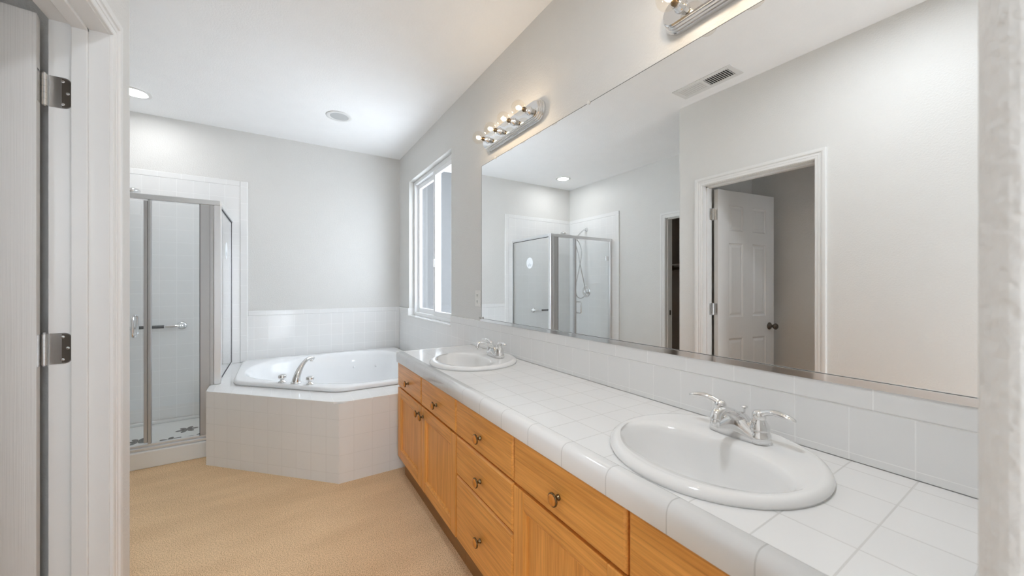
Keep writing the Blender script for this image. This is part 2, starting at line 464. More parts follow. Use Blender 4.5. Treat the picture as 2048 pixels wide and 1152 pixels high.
# closet behind the far doorway
b = MB()
b.box(-2.72, -2.6, 1.6, 3.4, 0, CH); b.box(-2.6, XL - 0.12, 3.2, 3.32, 0, CH); b.box(-2.6, XL - 0.12, 1.6, 1.72, 0, CH)
struct(b.build('wall_closet', 'darkroom'), 'dark painted wall inside the closet', 'wall')
b = MB(); b.box(-2.6, -2.3, 1.73, 3.19, 1.53, 1.55)
sh = b.build('closet_shelf', 'shelf'); tag(sh, 'white closet shelf seen through the dark far doorway in the mirror', 'shelf')
b = MB(); b.smooth = True; b.tube([(-2.33, 1.73, 1.487), (-2.33, 3.19, 1.487)], 0.017)
b.box(-2.345, -2.315, 1.725, 1.74, 1.46, 1.53); b.box(-2.345, -2.315, 3.18, 3.195, 1.46, 1.53)
tag(b.build('closet_rod', 'rod'), 'dark hanging rod under the closet shelf', 'rod')

# near wall end on the right
b = MB()
r = 0.02; y1, y0, x0 = 0.037, -0.10, 0.335
poly = [(1.197, y0), (1.197, y1)]
poly += [(x0 + r - r * math.sin(t), y1 - r + r * math.cos(t)) for t in [PI / 2 * k / 8 for k in range(9)]]
poly += [(x0 + r - r * math.cos(t), y0 + r - r * math.sin(t)) for t in [PI / 2 * k / 8 for k in range(9)]]
b.prism(poly, 0, CH)
o = struct(b.build('wall_near', 'wall'), 'rounded textured wall end at the right edge, out of focus', 'wall')

b = MB()
b.box(XD - WT, -0.16, -0.72, -0.6, 0, CH); b.box(0.26, 1.332, -0.72, -0.6, 0, CH); b.box(-0.16, 0.26, -0.72, -0.6, 2.03, CH)  # unseen wall added to cut the sky light coming from behind the camera
struct(b.build('wall_light_block', 'wall'), 'unseen wall added behind the viewer, its opening narrowed to limit the light', 'wall')

# ------------------------------------------------------------------ door frames
def casing(b, y0, y1, z1, x, w=0.062):
    """moulded casing mitred round an opening in an X=const wall, room on +X"""
    prof = [(0.004, 0.0), (0.004, 0.009), (0.007, 0.011), (0.020, 0.0115), (0.022, 0.0135), (0.029, 0.0135), (0.031, 0.0115), (0.037, 0.012), (0.040, 0.0165), (0.046, 0.018), (0.058, 0.018), (w, 0.015), (w, 0.0)]
    L = []
    for o, h in prof:
        L.append([(x + h, y0 - o, 0.0), (x + h, y0 - o, z1 + o), (x + h, y1 + o, z1 + o), (x + h, y1 + o, 0.0)])
    b.loops(L, closed=False)
def jambs(b, y0, y1, z1, xa, xb):
    b.box(xa, xb, y0 - 0.018, y0, 0, z1 + 0.018); b.box(xa, xb, y1, y1 + 0.018, 0, z1 + 0.018); b.box(xa, xb, y0, y1, z1, z1 + 0.018)
def stops(b, y0, y1, z1, xa, xb, p=0.011):
    b.box(xa, xb, y0, y0 + p, 0, z1, 0.0015); b.box(xa, xb, y1 - p, y1, 0, z1, 0.0015); b.box(xa, xb, y0, y1, z1 - p, z1, 0.0015)

b = MB(); casing(b, DY0, DY1, DZ, XD)
t1 = struct(b.build('trim_1', 'trim'), 'white moulded casing around the panelled door opening', 'door trim')
b = MB(); jambs(b, DY0, DY1, DZ, XD - 0.124, XD + 0.002); b.build('door_jamb', 'trim', t1)
b = MB(); stops(b, DY0, DY1, DZ, -0.528, -0.494); b.build('door_stop', 'trim', t1)
b = MB(); casing(b, CY0, CY1, DZ, XL)
t2 = struct(b.build('trim_2', 'trim'), 'white casing of the narrow closet doorway seen in the mirror', 'door trim')
b = MB(); jambs(b, CY0, CY1, DZ, XL - 0.124, XL + 0.002); b.build('door_jamb', 'trim', t2)
b = MB(); stops(b, CY0, CY1, DZ, XL - 0.06, XL - 0.03); b.build('door_stop', 'trim', t2)
b = MB(); b.box(XL - 0.098, XL - 0.068, CY1 - 0.003, CY1 + 0.001, 0.90, 0.955); b.build('strike_plate', 'darkmetal', t2)

# the six-panel door, built closed along +u then swung round its hinge
hx, hy = -0.588, 1.640
DW, DT, D0, D1 = 0.700, 0.035, 0.012, 2.018
ang = math.atan2(1.525 - 1.635, -1.276 + 0.585)            # leaf direction
ud = Vector((math.cos(ang), math.sin(ang), 0)); nd = Vector((ud.y, -ud.x, 0))   # nd: towards the room and camera
if nd.y > 0: nd = -nd
def dp(u, v, z): return Vector((hx, hy, 0)) + ud * u + nd * v + Vector((0, 0, z))
us = [0.0, 0.127, 0.302, 0.418, 0.592, DW]
zs = [D0, 0.235, 0.812, 0.988, 1.592, 1.692, 1.898, D1]
b = MB()
U0 = 0.004
def panel_face(side):
    v0 = DT if side > 0 else 0.0
    s = -1 if side > 0 else 1
    for i in range(5):
        for j in range(7):
            ua, ub, za, zb = us[i], us[i + 1], zs[j], zs[j + 1]
            if i in (1, 3) and j in (1, 3, 5):
                R = []
                for (ins, dep) in ((0, 0), (0.004, 0.006), (0.016, 0.009), (0.036, 0.003)):
                    R.append([tuple(dp(x, v0 + s * dep, z)) for x, z in ((ua + ins, za + ins), (ub - ins, za + ins), (ub - ins, zb - ins), (ua + ins, zb - ins))])
                b.loops(R, cap1=True)
            else:
                b.face([tuple(dp(x, v0, z)) for x, z in ((ua, za), (ub, za), (ub, zb), (ua, zb))])
panel_face(1); panel_face(-1)
for i in range(5):
    for z in (D0, D1):
        b.face([tuple(dp(us[i], 0, z)), tuple(dp(us[i + 1], 0, z)), tuple(dp(us[i + 1], DT, z)), tuple(dp(us[i], DT, z))])
for j in range(7):
    for u in (0, DW):
        b.face([tuple(dp(u, 0, zs[j])), tuple(dp(u, 0, zs[j + 1])), tuple(dp(u, DT, zs[j + 1])), tuple(dp(u, DT, zs[j]))])
door = struct(b.build('door_1', 'grain'), 'white six-panel door standing open at the left edge and in the mirror', 'door')
# knob set on the free stile
b = MB(); b.smooth = True
for v, s in ((DT, 1), (0.0, -1)):
    ax = nd * s
    b.lathe([(0.0, 0), (0.031, 0), (0.031, 0.004), (0.024, 0.010), (0.012, 0.014), (0.011, 0.030), (0.018, 0.036), (0.026, 0.046), (0.026, 0.056), (0.018, 0.064), (0, 0.066)], dp(0.640, v, 0.895), ax, 20)
b.build('door_knob', 'darkmetal', door)
# hinges
for zc in (1.820, 1.056):
    b = MB(); b.smooth = False
    yj = DY1 - 0.0015
    def leaf(xa, xb, z0, z1, rr=0.016):
        P = [(xa, z0), (xb - rr, z0)] + [(xb - rr + rr * math.sin(t), z0 + rr - rr * math.cos(t)) for t in [PI / 2 * k / 6 for k in range(1, 7)]]
        P += [(xb - rr + rr * math.cos(t), z1 - rr + rr * math.sin(t)) for t in [PI / 2 * k / 6 for k in range(0, 7)]] + [(xa, z1)]
        return P
    P = leaf(-0.574, -0.5285, zc - 0.046, zc + 0.046)
    b.loops([[(x, yj + 0.0014, z) for x, z in P], [(x, yj, z) for x, z in P]], cap1=True, cap0=True)
    hg = b.build('hinge', 'steel', door)
    b = MB()
    P = leaf(-0.549, -0.5295, zc - 0.043, zc + 0.043, 0.014)
    b.loops([[(x, yj + 0.0005, z) for x, z in P], [(x, yj - 0.0004, z) for x, z in P]], cap1=True)
    b.build('worn_patch', 'darkmetal', hg)
    b = MB(); b.smooth = False
    for k in range(5):
        z0 = zc - 0.046 + k * 0.0184
        b.lathe([(0.0, 0), (0.0066, 0), (0.0066, 0.0178), (0.0, 0.0178)], (-0.582, DY1 - 0.006, z0), (0, 0, 1), 24)
    b.lathe([(0, -0.004), (0.0035, -0.003), (0.0035, 0.096), (0, 0.097)], (-0.582, DY1 - 0.006, zc - 0.046), (0, 0, 1), 10)
    b.build('knuckle', 'steel', hg)
    b = MB(); b.smooth = True
    for x, z in ((-0.547, zc + 0.034), (-0.537, zc), (-0.547, zc - 0.034)):
        b.lathe([(0.0045, 0), (0.0045, 0.0008), (0.003, 0.0014), (0.0, 0.0014)], (x, yj - 0.0004, z), (0, -1, 0), 12)
    b.build('screw', 'steel', hg)
    b = MB()                                    # leaf let into the door edge
    q = [dp(-0.0012, 0.001, zc - 0.046), dp(-0.0012, 0.030, zc - 0.046), dp(-0.0012, 0.030, zc + 0.046), dp(-0.0012, 0.001, zc + 0.046)]
    b.loops([[tuple(p) for p in q], [tuple(p + ud * 0.002) for p in q]], cap0=True, cap1=True)
    b.build('door_leaf', 'steel', hg)

# ------------------------------------------------------------------ window
b = MB()
fx0, fx1, fw = XM + 0.052, XM + 0.125, 0.038
b.box(fx0, fx1, WY0, WY0 + fw, WZ0 + 0.004, WZ1, 0.003); b.box(fx0, fx1, WY1 - fw, WY1, WZ0 + 0.004, WZ1, 0.003)
b.box(fx0, fx1, WY0 + fw, WY1 - fw, WZ0 + 0.004, WZ0 + fw, 0.003); b.box(fx0, fx1, WY0 + fw, WY1 - fw, WZ1 - fw, WZ1, 0.003)
win = struct(b.build('window_1', 'vinyl'), 'white vinyl sliding window over the end of the tub', 'window')
def sash(name, y0, y1, x0, x1, sw):
    z0, z1 = WZ0 + fw - 0.004, WZ1 - fw + 0.004
    b = MB()
    b.box(x0, x1, y0, y0 + sw, z0, z1, 0.003); b.box(x0, x1, y1 - sw, y1, z0, z1, 0.003)
    b.box(x0, x1, y0 + sw, y1 - sw, z0, z0 + sw, 0.003); b.box(x0, x1, y0 + sw, y1 - sw, z1 - sw, z1, 0.003)
    s = b.build(name, 'vinyl', win)
    b = MB(); xm = (x0 + x1) / 2
    b.box(xm - 0.002, xm + 0.002, y0 + sw - 0.004, y1 - sw + 0.004, z0 + sw - 0.004, z1 - sw + 0.004)
    b.build('glass_pane', 'wglass', s)
    return s
s1 = sash('sliding_sash', WY0 + fw - 0.005, 3.395, fx0 + 0.006, fx0 + 0.034, 0.045)
s2 = sash('fixed_sash', 3.35, WY1 - fw + 0.005, fx0 + 0.038, fx0 + 0.066, 0.050)
b = MB(); b.box(fx0 - 0.006, fx0 + 0.008, 3.357, 3.378, 1.42, 1.50, 0.003); b.build('latch', 'vinyl', s1)
# outside: the house's own wing and its soffit
b = MB(); b.box(1.334, 3.1, 5.4, 5.6, -0.5, 3.02)
tag(b.build('exterior_wall', 'ext'), 'grey outside wall seen through the window', 'wall')
b = MB(); b.box(1.46, 3.1, 4.75, 5.6, 3.021, 3.12)
tag(b.build('roof_soffit', 'soffit'), 'white soffit above the grey outside wall, seen through the window', 'soffit')

# ------------------------------------------------------------------ tub surround and tub
deckP = [(-0.428, 3.293), (0.318, 2.531), (1.186, 2.531), (1.186, 4.343), (-0.405, 4.343), (-0.405, 3.452), (-0.428, 3.452)]
rimP = [(-0.290, 3.388), (0.333, 2.757), (1.145, 2.757), (1.145, 4.318), (-0.290, 4.318)]
tubC = (0.50, 3.55)
ZD = 0.512
ts = thing('tub_surround', 'white square-tiled platform with an angled front around the corner bathtub', 'tub surround', (0.5, 3.4, 0))
def panel(p, q, th, z0, z1, name, mat):
    p, q = Vector(p), Vector(q); d = (q - p).normalized(); n = Vector((-d.y, d.x))
    b = MB(); b.prism([tuple(p), tuple(q), tuple(q + n * th), tuple(p + n * th)], z0, z1)
    return b.build(name, mat, ts)
panel((-0.428, 3.293), (0.318, 2.531), 0.02, 0.0, ZD - 0.010, 'diagonal_skirt', 't_diag')
panel((0.318, 2.531), (1.186, 2.531), 0.02, 0.0, ZD - 0.010, 'front_skirt', 't_front')
panel((-0.428, 3.452), (-0.428, 3.293), 0.02, 0.0, ZD - 0.010, 'side_skirt', 't_side')
panel((-0.405, 4.343), (-0.405, 3.452), 0.02, 0.0, ZD - 0.010, 'shower_side_panel', 't_side')
A = angles_for(deckP + rimP, tubC, 96)
outer = polar([(-0.431, 3.2945), (0.317, 2.528), (1.186, 2.528), (1.186, 4.343), (-0.405, 4.343), (-0.405, 3.452), (-0.431, 3.452)], tubC, A)
holeP = [(tubC[0] + (x - tubC[0]) * 0.95, tubC[1] + (y - tubC[1]) * 0.95) for x, y in rimP]
hole = polar(holeP, tubC, A)
b = MB()
b.loops([[(x, y, ZD - 0.012) for x, y in hole], [(x, y, ZD - 0.012) for x, y in outer], [(x, y, ZD - 0.002) for x, y in outer],
         [(tubC[0] + (x - tubC[0]) * 0.998, tubC[1] + (y - tubC[1]) * 0.998, ZD) for x, y in outer], [(x, y, ZD) for x, y in hole], [(x, y, ZD - 0.012) for x, y in hole]])
b.build('deck_top', 't_deck', ts)

tub = thing('bathtub', 'white glossy corner bathtub set into the tiled platform', 'bathtub', (0.45, 3.6, ZD))
def round_poly(poly, r, n=6):
    out = []
    m = len(poly)
    for i in range(m):
        p0, p1, p2 = Vector(poly[i - 1]), Vector(poly[i]), Vector(poly[(i + 1) % m])
        a = p1 + (p0 - p1).normalized() * r; c = p1 + (p2 - p1).normalized() * r
        for k in range(n + 1):
            t = k / n
            out.append(tuple((1 - t) ** 2 * a + 2 * t * (1 - t) * p1 + t * t * c))
    return out
rimR = round_poly(rimP, 0.07)
openP = [tuple(v) for v in catmull([(-0.205, 3.55), (-0.195, 3.90), (0.0, 4.12), (0.35, 4.205), (0.72, 4.20), (0.98, 4.06), (1.05, 3.65), (1.05, 3.12), (0.86, 2.89), (0.52, 2.86), (0.27, 2.99), (-0.01, 3.25)], 8, True)]
cc = (0.46, 3.52)
A2 = [2 * PI * k / 120 for k in range(120)]
ro = polar(rimR, cc, A2); io = polar(openP, cc, A2)
def mixp(P, Q, t): return [(p[0] + (q[0] - p[0]) * t, p[1] + (q[1] - p[1]) * t) for p, q in zip(P, Q)]
def shrink(P, s, c=cc): return [(c[0] + (x - c[0]) * s, c[1] + (y - c[1]) * s) for x, y in P]
def zl(P, z): return [(x, y, z) for x, y in P]
b = MB(); b.smooth = True
b.loops([zl(shrink(ro, 0.985), ZD + 0.0005), zl(ro, ZD + 0.004), zl(ro, ZD + 0.020), zl(mixp(ro, io, 0.05), ZD + 0.027), zl(mixp(ro, io, 0.15), ZD + 0.030), zl(mixp(ro, io, 0.80), ZD + 0.028),
         zl(mixp(ro, io, 0.93), ZD + 0.026), zl(io, ZD + 0.018), zl(shrink(io, 0.975), ZD - 0.005), zl(shrink(io, 0.93), ZD - 0.12), zl(shrink(io, 0.88), ZD - 0.27), zl(shrink(io, 0.82), ZD - 0.36), zl(shrink(io, 0.72), ZD - 0.40), zl(shrink(io, 0.4), ZD - 0.41)], cap1=True)
b.build('basin', 'acrylic', tub)
for a in (0.98, 1.30): # small jets on the inside wall
    k = int(a / (2 * PI) * 120); p = shrink(io, 0.918)[k]
    b = MB(); b.smooth = True
    b.lathe([(0.0, 0), (0.011, 0), (0.009, 0.004), (0.0, 0.005)], (p[0], p[1], ZD - 0.12), (cc[0] - p[0], cc[1] - p[1], 0), 14)
    b.build('water_jet', 'acrylic', tub)

tf = thing('tub_faucet', 'chrome arched tub spout with two clear knobs on the front rim of the bathtub', 'faucet', (0.10, 3.06, ZD + 0.03))
zb = ZD + 0.0305
inw = Vector((0.707, 0.707, 0))
base = Vector((0.103, 3.072, zb))
b = MB(); b.smooth = True
sp = [base + inw * f + Vector((0, 0, h)) for f, h in ((0.0, 0.0), (0.004, 0.03), (0.018, 0.065), (0.045, 0.105), (0.080, 0.137), (0.115, 0.152), (0.145, 0.152), (0.160, 0.142))]
b.tube([tuple(p) for p in catmull(sp, 4)], [(0.029 - 0.011 * min(1, k / 16), 0.030 - 0.016 * min(1, k / 16)) for k in range(29)], 18)
b.lathe([(0.034, 0), (0.034, 0.006), (0.028, 0.012)], tuple(base), (0, 0, 1), 22)
b.lathe([(0.010, 0), (0.010, 0.014)], tuple(base + inw * 0.150 + Vector((0, 0, 0.126))), (0, 0, 1), 14)
b.build('spout', 'chrome', tf)
for s in (-1, 1):
    p = base + Vector((-0.707, 0.707, 0)) * (0.118 * s) + inw * 0.0
    b = MB(); b.smooth = True
    b.lathe([(0, 0), (0.026, 0), (0.026, 0.004), (0.016, 0.010), (0.013, 0.016), (0.013, 0.022), (0.020, 0.027), (0.0255, 0.031), (0.0265, 0.036), (0.0255, 0.050), (0.021, 0.054), (0.014, 0.056), (0.0, 0.057)], tuple(p), (0, 0, 1), 12)
    b.build('handle', 'chrome', tf)

# ------------------------------------------------------------------ shower
pan = thing('shower_pan', 'white shower base with a raised front curb', 'shower base', (-0.92, 3.9, 0))
b = MB()
b.box(XL + 0.016, -0.43, 3.445, 3.548, 0.0, 0.114, 0.006)
b.build('curb', 'pan', pan)
b = MB()
b.box(XL + 0.016, -0.428, 3.548, YB - 0.016, 0.0, 0.055)
b.box(XL + 0.016, -0.428, YB - 0.05, YB - 0.016, 0.055, 0.078, 0.006); b.box(XL + 0.016, XL + 0.04, 3.55, YB - 0.05, 0.055, 0.078, 0.006); b.box(-0.45, -0.428, 3.55, YB - 0.05, 0.055, 0.078, 0.006)
b.build('floor', 'pan', pan).name = 'pan_floor'

def flower(x, y, z, rot, nm, lab):
    b = MB()
    for k in range(6):
        a = rot + k * PI / 3
        px, py = x + 0.042 * math.cos(a), y + 0.042 * math.sin(a)
        P = []
        for t in range(16):
            q = 2 * PI * t / 16
            ex, ey = 0.030 * math.cos(q), 0.016 * math.sin(q)
            P.append((px + ex * math.cos(a) - ey * math.sin(a), py + ex * math.sin(a) + ey * math.cos(a)))
        b.prism(P, z, z + 0.0015)
    P = [(x + 0.011 * math.cos(2 * PI * t / 12), y + 0.011 * math.sin(2 * PI * t / 12)) for t in range(12)]
    b.prism(P, z, z + 0.0015)
    return tag(b.build(nm, 'flower', org=(x, y, z)), lab, 'bath sticker', 'non-slip flowers on the shower floor')
flower(-0.643, 4.01, 0.0552, 0.2, 'bath_sticker', 'grey flower sticker lying furthest back on the shower floor')
flower(-0.712, 3.80, 0.0552, 0.5, 'bath_sticker', 'grey flower sticker on the shower floor just behind the clear fixed pane')
flower(-0.909, 3.90, 0.0552, 0.1, 'bath_sticker', 'grey flower sticker on the shower floor left of the chrome door upright')
flower(-0.545, 3.78, 0.0552, 0.4, 'bath_sticker', 'grey flower sticker half hidden by the wide metal shower post')

YG = 3.50
se = thing('shower_enclosure', 'chrome framed glass shower enclosure in the back left corner', 'shower', (-0.9, YG, 0.114))
b = MB(); b.box(XL + 0.016, -0.368, YG - 0.02, YG + 0.02, 1.840, 1.876, 0.003); b.box(-0.396, -0.364, YG + 0.02, YB - 0.012, 1.840, 1.876, 0.003)
b.build('header', 'alum', se)
b = MB(); b.box(XL + 0.016, -0.43, YG - 0.032, YG + 0.03, 0.1145, 0.134, 0.004); b.box(XL + 0.016, -0.43, YG - 0.010, YG + 0.02, 0.134, 0.150, 0.003)
b.build('bottom_track', 'alum', se)
b = MB(); b.box(-0.409, -0.366, YG - 0.022, YG + 0.022, ZD + 0.001, 1.840, 0.004)
b.build('corner_post', 'alum', se)
b = MB(); b.box(-0.489, -0.430, YG - 0.014, YG + 0.014, 0.150, 1.840, 0.002); b.box(-0.432, -0.409, YG - 0.020, YG + 0.020, ZD + 0.001, 1.840, 0.003); b.box(-0.424, -0.420, YG - 0.0225, YG - 0.0195, ZD + 0.001, 1.840)
b.build('side_post', 'satin', se)
b = MB(); b.box(-0.7655, -0.749, YG - 0.016, YG + 0.014, 0.150, 1.840, 0.003)
b.build('pane_post', 'satin', se)
b = MB(); b.box(XL + 0.016, XL + 0.045, YG - 0.016, YG + 0.016, 0.150, 1.840, 0.003)
b.build('wall_post', 'alum', se)
b = MB(); b.box(-0.749, -0.489, YG - 0.003, YG + 0.003, 0.150, 1.840); b.build('fixed_pane', 'glass', se)
b = MB(); b.box(-0.4895, -0.486, YG - 0.0165, YG - 0.003, 0.150, 1.840); b.build('gasket', 'black', se)
# swinging door
b = MB(); b.box(XL + 0.050, -0.786, YG - 0.003, YG + 0.003, 0.165, 1.828); dr = b.build('door_pane', 'glass', se)
b = MB(); b.box(-0.787, -0.768, YG - 0.012, YG + 0.010, 0.160, 1.832, 0.003); b.build('door_stile', 'satin', dr)
b = MB(); b.smooth = True
hp = [(-0.832, YG - 0.004, 1.040), (-0.832, YG - 0.030, 1.040), (-0.832, YG - 0.045, 1.028), (-0.832, YG - 0.048, 1.000), (-0.832, YG - 0.048, 0.940), (-0.832, YG - 0.045, 0.912), (-0.832, YG - 0.030, 0.900), (-0.832, YG - 0.004, 0.900)]
b.tube([tuple(p) for p in catmull(hp, 4)], 0.0085, 12)
hp2 = [(x, 2 * YG - y, z) for x, y, z in hp]
b.tube([tuple(p) for p in catmull(hp2, 4)], 0.0085, 12)
b.build('handle', 'chrome', dr)
for z in (1.61, 0.40):
    b = MB(); b.box(XL + 0.060, XL + 0.115, YG - 0.010, YG + 0.010, z - 0.03, z + 0.03, 0.003); b.build('hinge_clamp', 'chrome', dr)
# return pane over the tub deck
b = MB(); b.box(-0.384, -0.378, YG + 0.022, YB - 0.035, ZD + 0.016, 1.840); rp = b.build('return_pane', 'glass', se)
b = MB(); b.box(-0.390, -0.372, YG + 0.022, YB - 0.03, ZD + 0.001, ZD + 0.018, 0.002); b.build('sill_channel', 'alum', rp)
b = MB(); b.box(-0.3915, -0.3705, YB - 0.030, YB - 0.0155, ZD + 0.001, 1.840, 0.002); b.build('jamb_channel', 'alum', rp)
b = MB(); b.box(-0.3775, -0.374, YB - 0.036, YB - 0.030, ZD + 0.016, 1.840); b.box(-0.3775, -0.374, YG + 0.022, YB - 0.03, ZD + 0.018, ZD + 0.023); b.box(-0.3775, -0.374, YG + 0.022, YB - 0.03, 1.834, 1.840)
b.build('gasket', 'black', rp)
b = MB()
yc, zc, rr = 3.93, 1.540, 0.072
P = [(yc + rr * math.cos(2 * PI * t / 28), zc + rr * 1.0 * math.sin(2 * PI * t / 28)) for t in range(28)]
b.loops([[(-0.3775, y, z) for y, z in P], [(-0.3765, y, z) for y, z in P]], cap0=True, cap1=True)
st = b.build('round_sticker', 'decal', rp); st['label'] = 'frosted white round sticker with a grey leaf motif'
b = MB()
for (dy, dz, l, a) in ((-0.02, -0.045, 0.030, 1.9), (0.0, -0.045, 0.045, 1.5), (0.02, -0.045, 0.030, 1.15), (0.035, -0.03, 0.018, 2.2), (-0.035, -0.03, 0.02, 1.0)):
    P = []
    for t in range(12):
        q = 2 * PI * t / 12; ex, ey = l * 0.5 * (1 + math.cos(q)), 0.006 * math.sin(q)
        P.append((yc + dy + ex * math.cos(a) - ey * math.sin(a), zc + dz + ex * math.sin(a) + ey * math.cos(a)))
    b.loops([[(-0.3764, y, z) for y, z in P], [(-0.3760, y, z) for y, z in P]], cap0=True, cap1=True)
b.build('leaf_motif', 'decal_grey', rp)

# grab bar on the back wall
gb = thing('grab_bar', 'short chrome grab bar with a dark grip on the shower back wall', 'grab bar', (-0.8, YB - 0.012, 0.89))
yw = YB - 0.0105
for x in (-0.730, -1.105):
    b = MB(); b.smooth = True
    b.lathe([(0, 0), (0.036, 0), (0.036, 0.006), (0.028, 0.014), (0.016, 0.022), (0.014, 0.05)], (x, yw, 0.890), (0, -1, 0), 22)
    b.build('suction_cup', 'chrome', gb)
b = MB(); b.smooth = True
b.tube([tuple(p) for p in catmull([(-0.730, yw - 0.03, 0.890), (-0.736, yw - 0.048, 0.890), (-0.76, yw - 0.055, 0.890), (-0.84, yw - 0.055, 0.890)], 5)], 0.0125, 14)
b.build('bar_end', 'chrome', gb)
b = MB(); b.smooth = True
b.tube([tuple(p) for p in catmull([(-1.105, yw - 0.03, 0.890), (-1.099, yw - 0.048, 0.890), (-1.075, yw - 0.055, 0.890), (-1.0, yw - 0.055, 0.890)], 5)], 0.0125, 14)
b.build('bar_end', 'chrome', gb)
b = MB(); b.smooth = True; b.tube([(-0.84, yw - 0.055, 0.890), (-1.0, yw - 0.055, 0.890)], 0.0135, 14)
b.build('grip', 'rubber', gb)

# hand shower
xw = XL + 0.0105
hs = thing('hand_shower', 'chrome hand shower with a looping hose on the left shower wall', 'shower head', (xw, 3.97, 2.062))
b = MB(); b.smooth = True
b.lathe([(0, 0), (0.032, 0), (0.030, 0.006), (0.016, 0.012)], (xw, 3.97, 2.062), (1, 0, 0), 22)
b.build('wall_flange', 'chrome', hs)
b = MB(); b.smooth = True
b.tube([tuple(p) for p in catmull([(xw + 0.004, 3.97, 2.062), (xw + 0.05, 3.97, 2.055), (xw + 0.12, 3.965, 2.005), (xw + 0.19, 3.955, 1.945)], 6)], 0.0105, 14)
b.lathe([(0.0, -0.025), (0.020, -0.022), (0.022, 0.0), (0.020, 0.026), (0.0, 0.028)], (xw + 0.20, 3.955, 1.935), (0.5, 0, -0.85), 16)
b.build('arm', 'chrome', hs)
b = MB(); b.smooth = True
hh = [(xw + 0.20, 3.955, 1.925), (xw + 0.28, 3.945, 1.925), (xw + 0.36, 3.935, 1.955), (xw + 0.43, 3.925, 1.972)]
b.tube([tuple(p) for p in catmull(hh, 5)], [0.012 + 0.002 * (k / 15) for k in range(16)], 14)
b.lathe([(0.0, -0.018), (0.020, -0.016), (0.040, -0.002), (0.048, 0.012), (0.046, 0.020), (0.0, 0.022)], (xw + 0.47, 3.92, 1.974), (0.25, 0, -0.97), 24)
b.build('spray_head', 'chrome', hs)
b = MB(); b.smooth = True
hose = [(xw + 0.20, 3.955, 1.905), (xw + 0.16, 3.94, 1.84), (xw + 0.13, 3.93, 1.70), (xw + 0.20, 3.92, 1.45), (xw + 0.26, 3.91, 1.22), (xw + 0.24, 3.91, 1.10), (xw + 0.16, 3.91, 1.065), (xw + 0.08, 3.91, 1.12), (xw + 0.09, 3.915, 1.25), (xw + 0.15, 3.92, 1.48), (xw + 0.20, 3.935, 1.72), (xw + 0.24, 3.945, 1.86), (xw + 0.24, 3.952, 1.915)]
b.tube([tuple(p) for p in catmull(hose, 8)], 0.0065, 10)
b.build('hose', 'steel', hs)
sv = thing('shower_valve', 'round chrome shower valve plate with a lever, below the shower hose', 'shower valve', (xw, 3.97, 1.16))
b = MB(); b.smooth = True
b.lathe([(0, 0), (0.082, 0), (0.082, 0.004), (0.074, 0.010), (0.060, 0.012), (0.056, 0.010), (0.040, 0.014), (0.034, 0.03), (0.0, 0.03)], (xw, 3.97, 1.16), (1, 0, 0), 32)
b.build('plate', 'chrome', sv)
b = MB(); b.smooth = True
b.lathe([(0.030, 0.028), (0.026, 0.050), (0.014, 0.060), (0, 0.061)], (xw, 3.97, 1.16), (1, 0, 0), 18)
b.tube([(xw + 0.045, 3.965, 1.155), (xw + 0.055, 3.93, 1.135), (xw + 0.060, 3.895, 1.115)], [0.010, 0.008, 0.009], 12)
b.build('lever', 'chrome', sv)

# ------------------------------------------------------------------ vanity cabinets
XF, XC, XT = 0.655, 0.674, 0.703
ZT = 0.7535
def knob(y, z, parent):
    b = MB(); b.smooth = True
    b.mi = 1; b.lathe([(0, 0), (0.0085, 0), (0.0085, 0.003), (0.0055, 0.006), (0.005, 0.014), (0.010, 0.018), (0.0190, 0.0195), (0.0190, 0.0235), (0.0160, 0.0245)], (XF - 0.0005, y, z), (-1, 0, 0), 20)
    b.mi = 0; b.lathe([(0.0165, 0.0238), (0.0148, 0.0275), (0.009, 0.0298), (0.0, 0.0304)], (XF - 0.0005, y, z), (-1, 0, 0), 20)
    return b.build('knob', ['wood_knob', 'brass'], parent)
def drawer(par, y0, y1, z0, z1, has=True):
    b = MB(); b.box(XF, XC - 0.001, y0, y1, z0, z1)
    es = [e for e in b.bm.edges if all(abs(v.co.x - XF) < 1e-6 for v in e.verts)]
    bmesh.ops.bevel(b.bm, geom=es, offset=0.0075, segments=3, profile=0.35, affect='EDGES')
    d = b.build('drawer', 'wood_y', par)
    if has: knob((y0 + y1) / 2 + 0.03 * 0, (z0 + z1) / 2 - 0.014, d)
    return d
def cdoor(par, y0, y1, z0, z1, ky):
    fw_ = 0.058
    b = MB()
    ya, yb, za, zb_ = y0 + fw_, y1 - fw_, z0 + fw_, z1 - fw_
    R = [[(XC - 0.001, ya, za), (XC - 0.001, yb, za), (XC - 0.001, yb, zb_), (XC - 0.001, ya, zb_)]]
    for ins, x in ((0.0, XF + 0.0012), (0.004, XF + 0.004), (0.009, XF + 0.0055), (0.010, XF + 0.0115)):
        R.append([(x, ya + ins, za + ins), (x, yb - ins, za + ins), (x, yb - ins, zb_ - ins), (x, ya + ins, zb_ - ins)])
    b.loops(R, cap0=True, cap1=True)
    d = b.build('door', 'wood_z', par)
    for p, q in ((y0, ya), (yb, y1)):
        b = MB(); b.box(XF, XC - 0.001, p, q, z0, z1, 0.003); b.build('stile', 'wood_z', d)
    for p, q in ((z0, za), (zb_, z1)):
        b = MB(); b.box(XF + 0.0004, XC - 0.001, ya, yb, p, q, 0.002); b.build('rail', 'wood_y', d)
    knob(ky, z1 - 0.048, d)
    return d
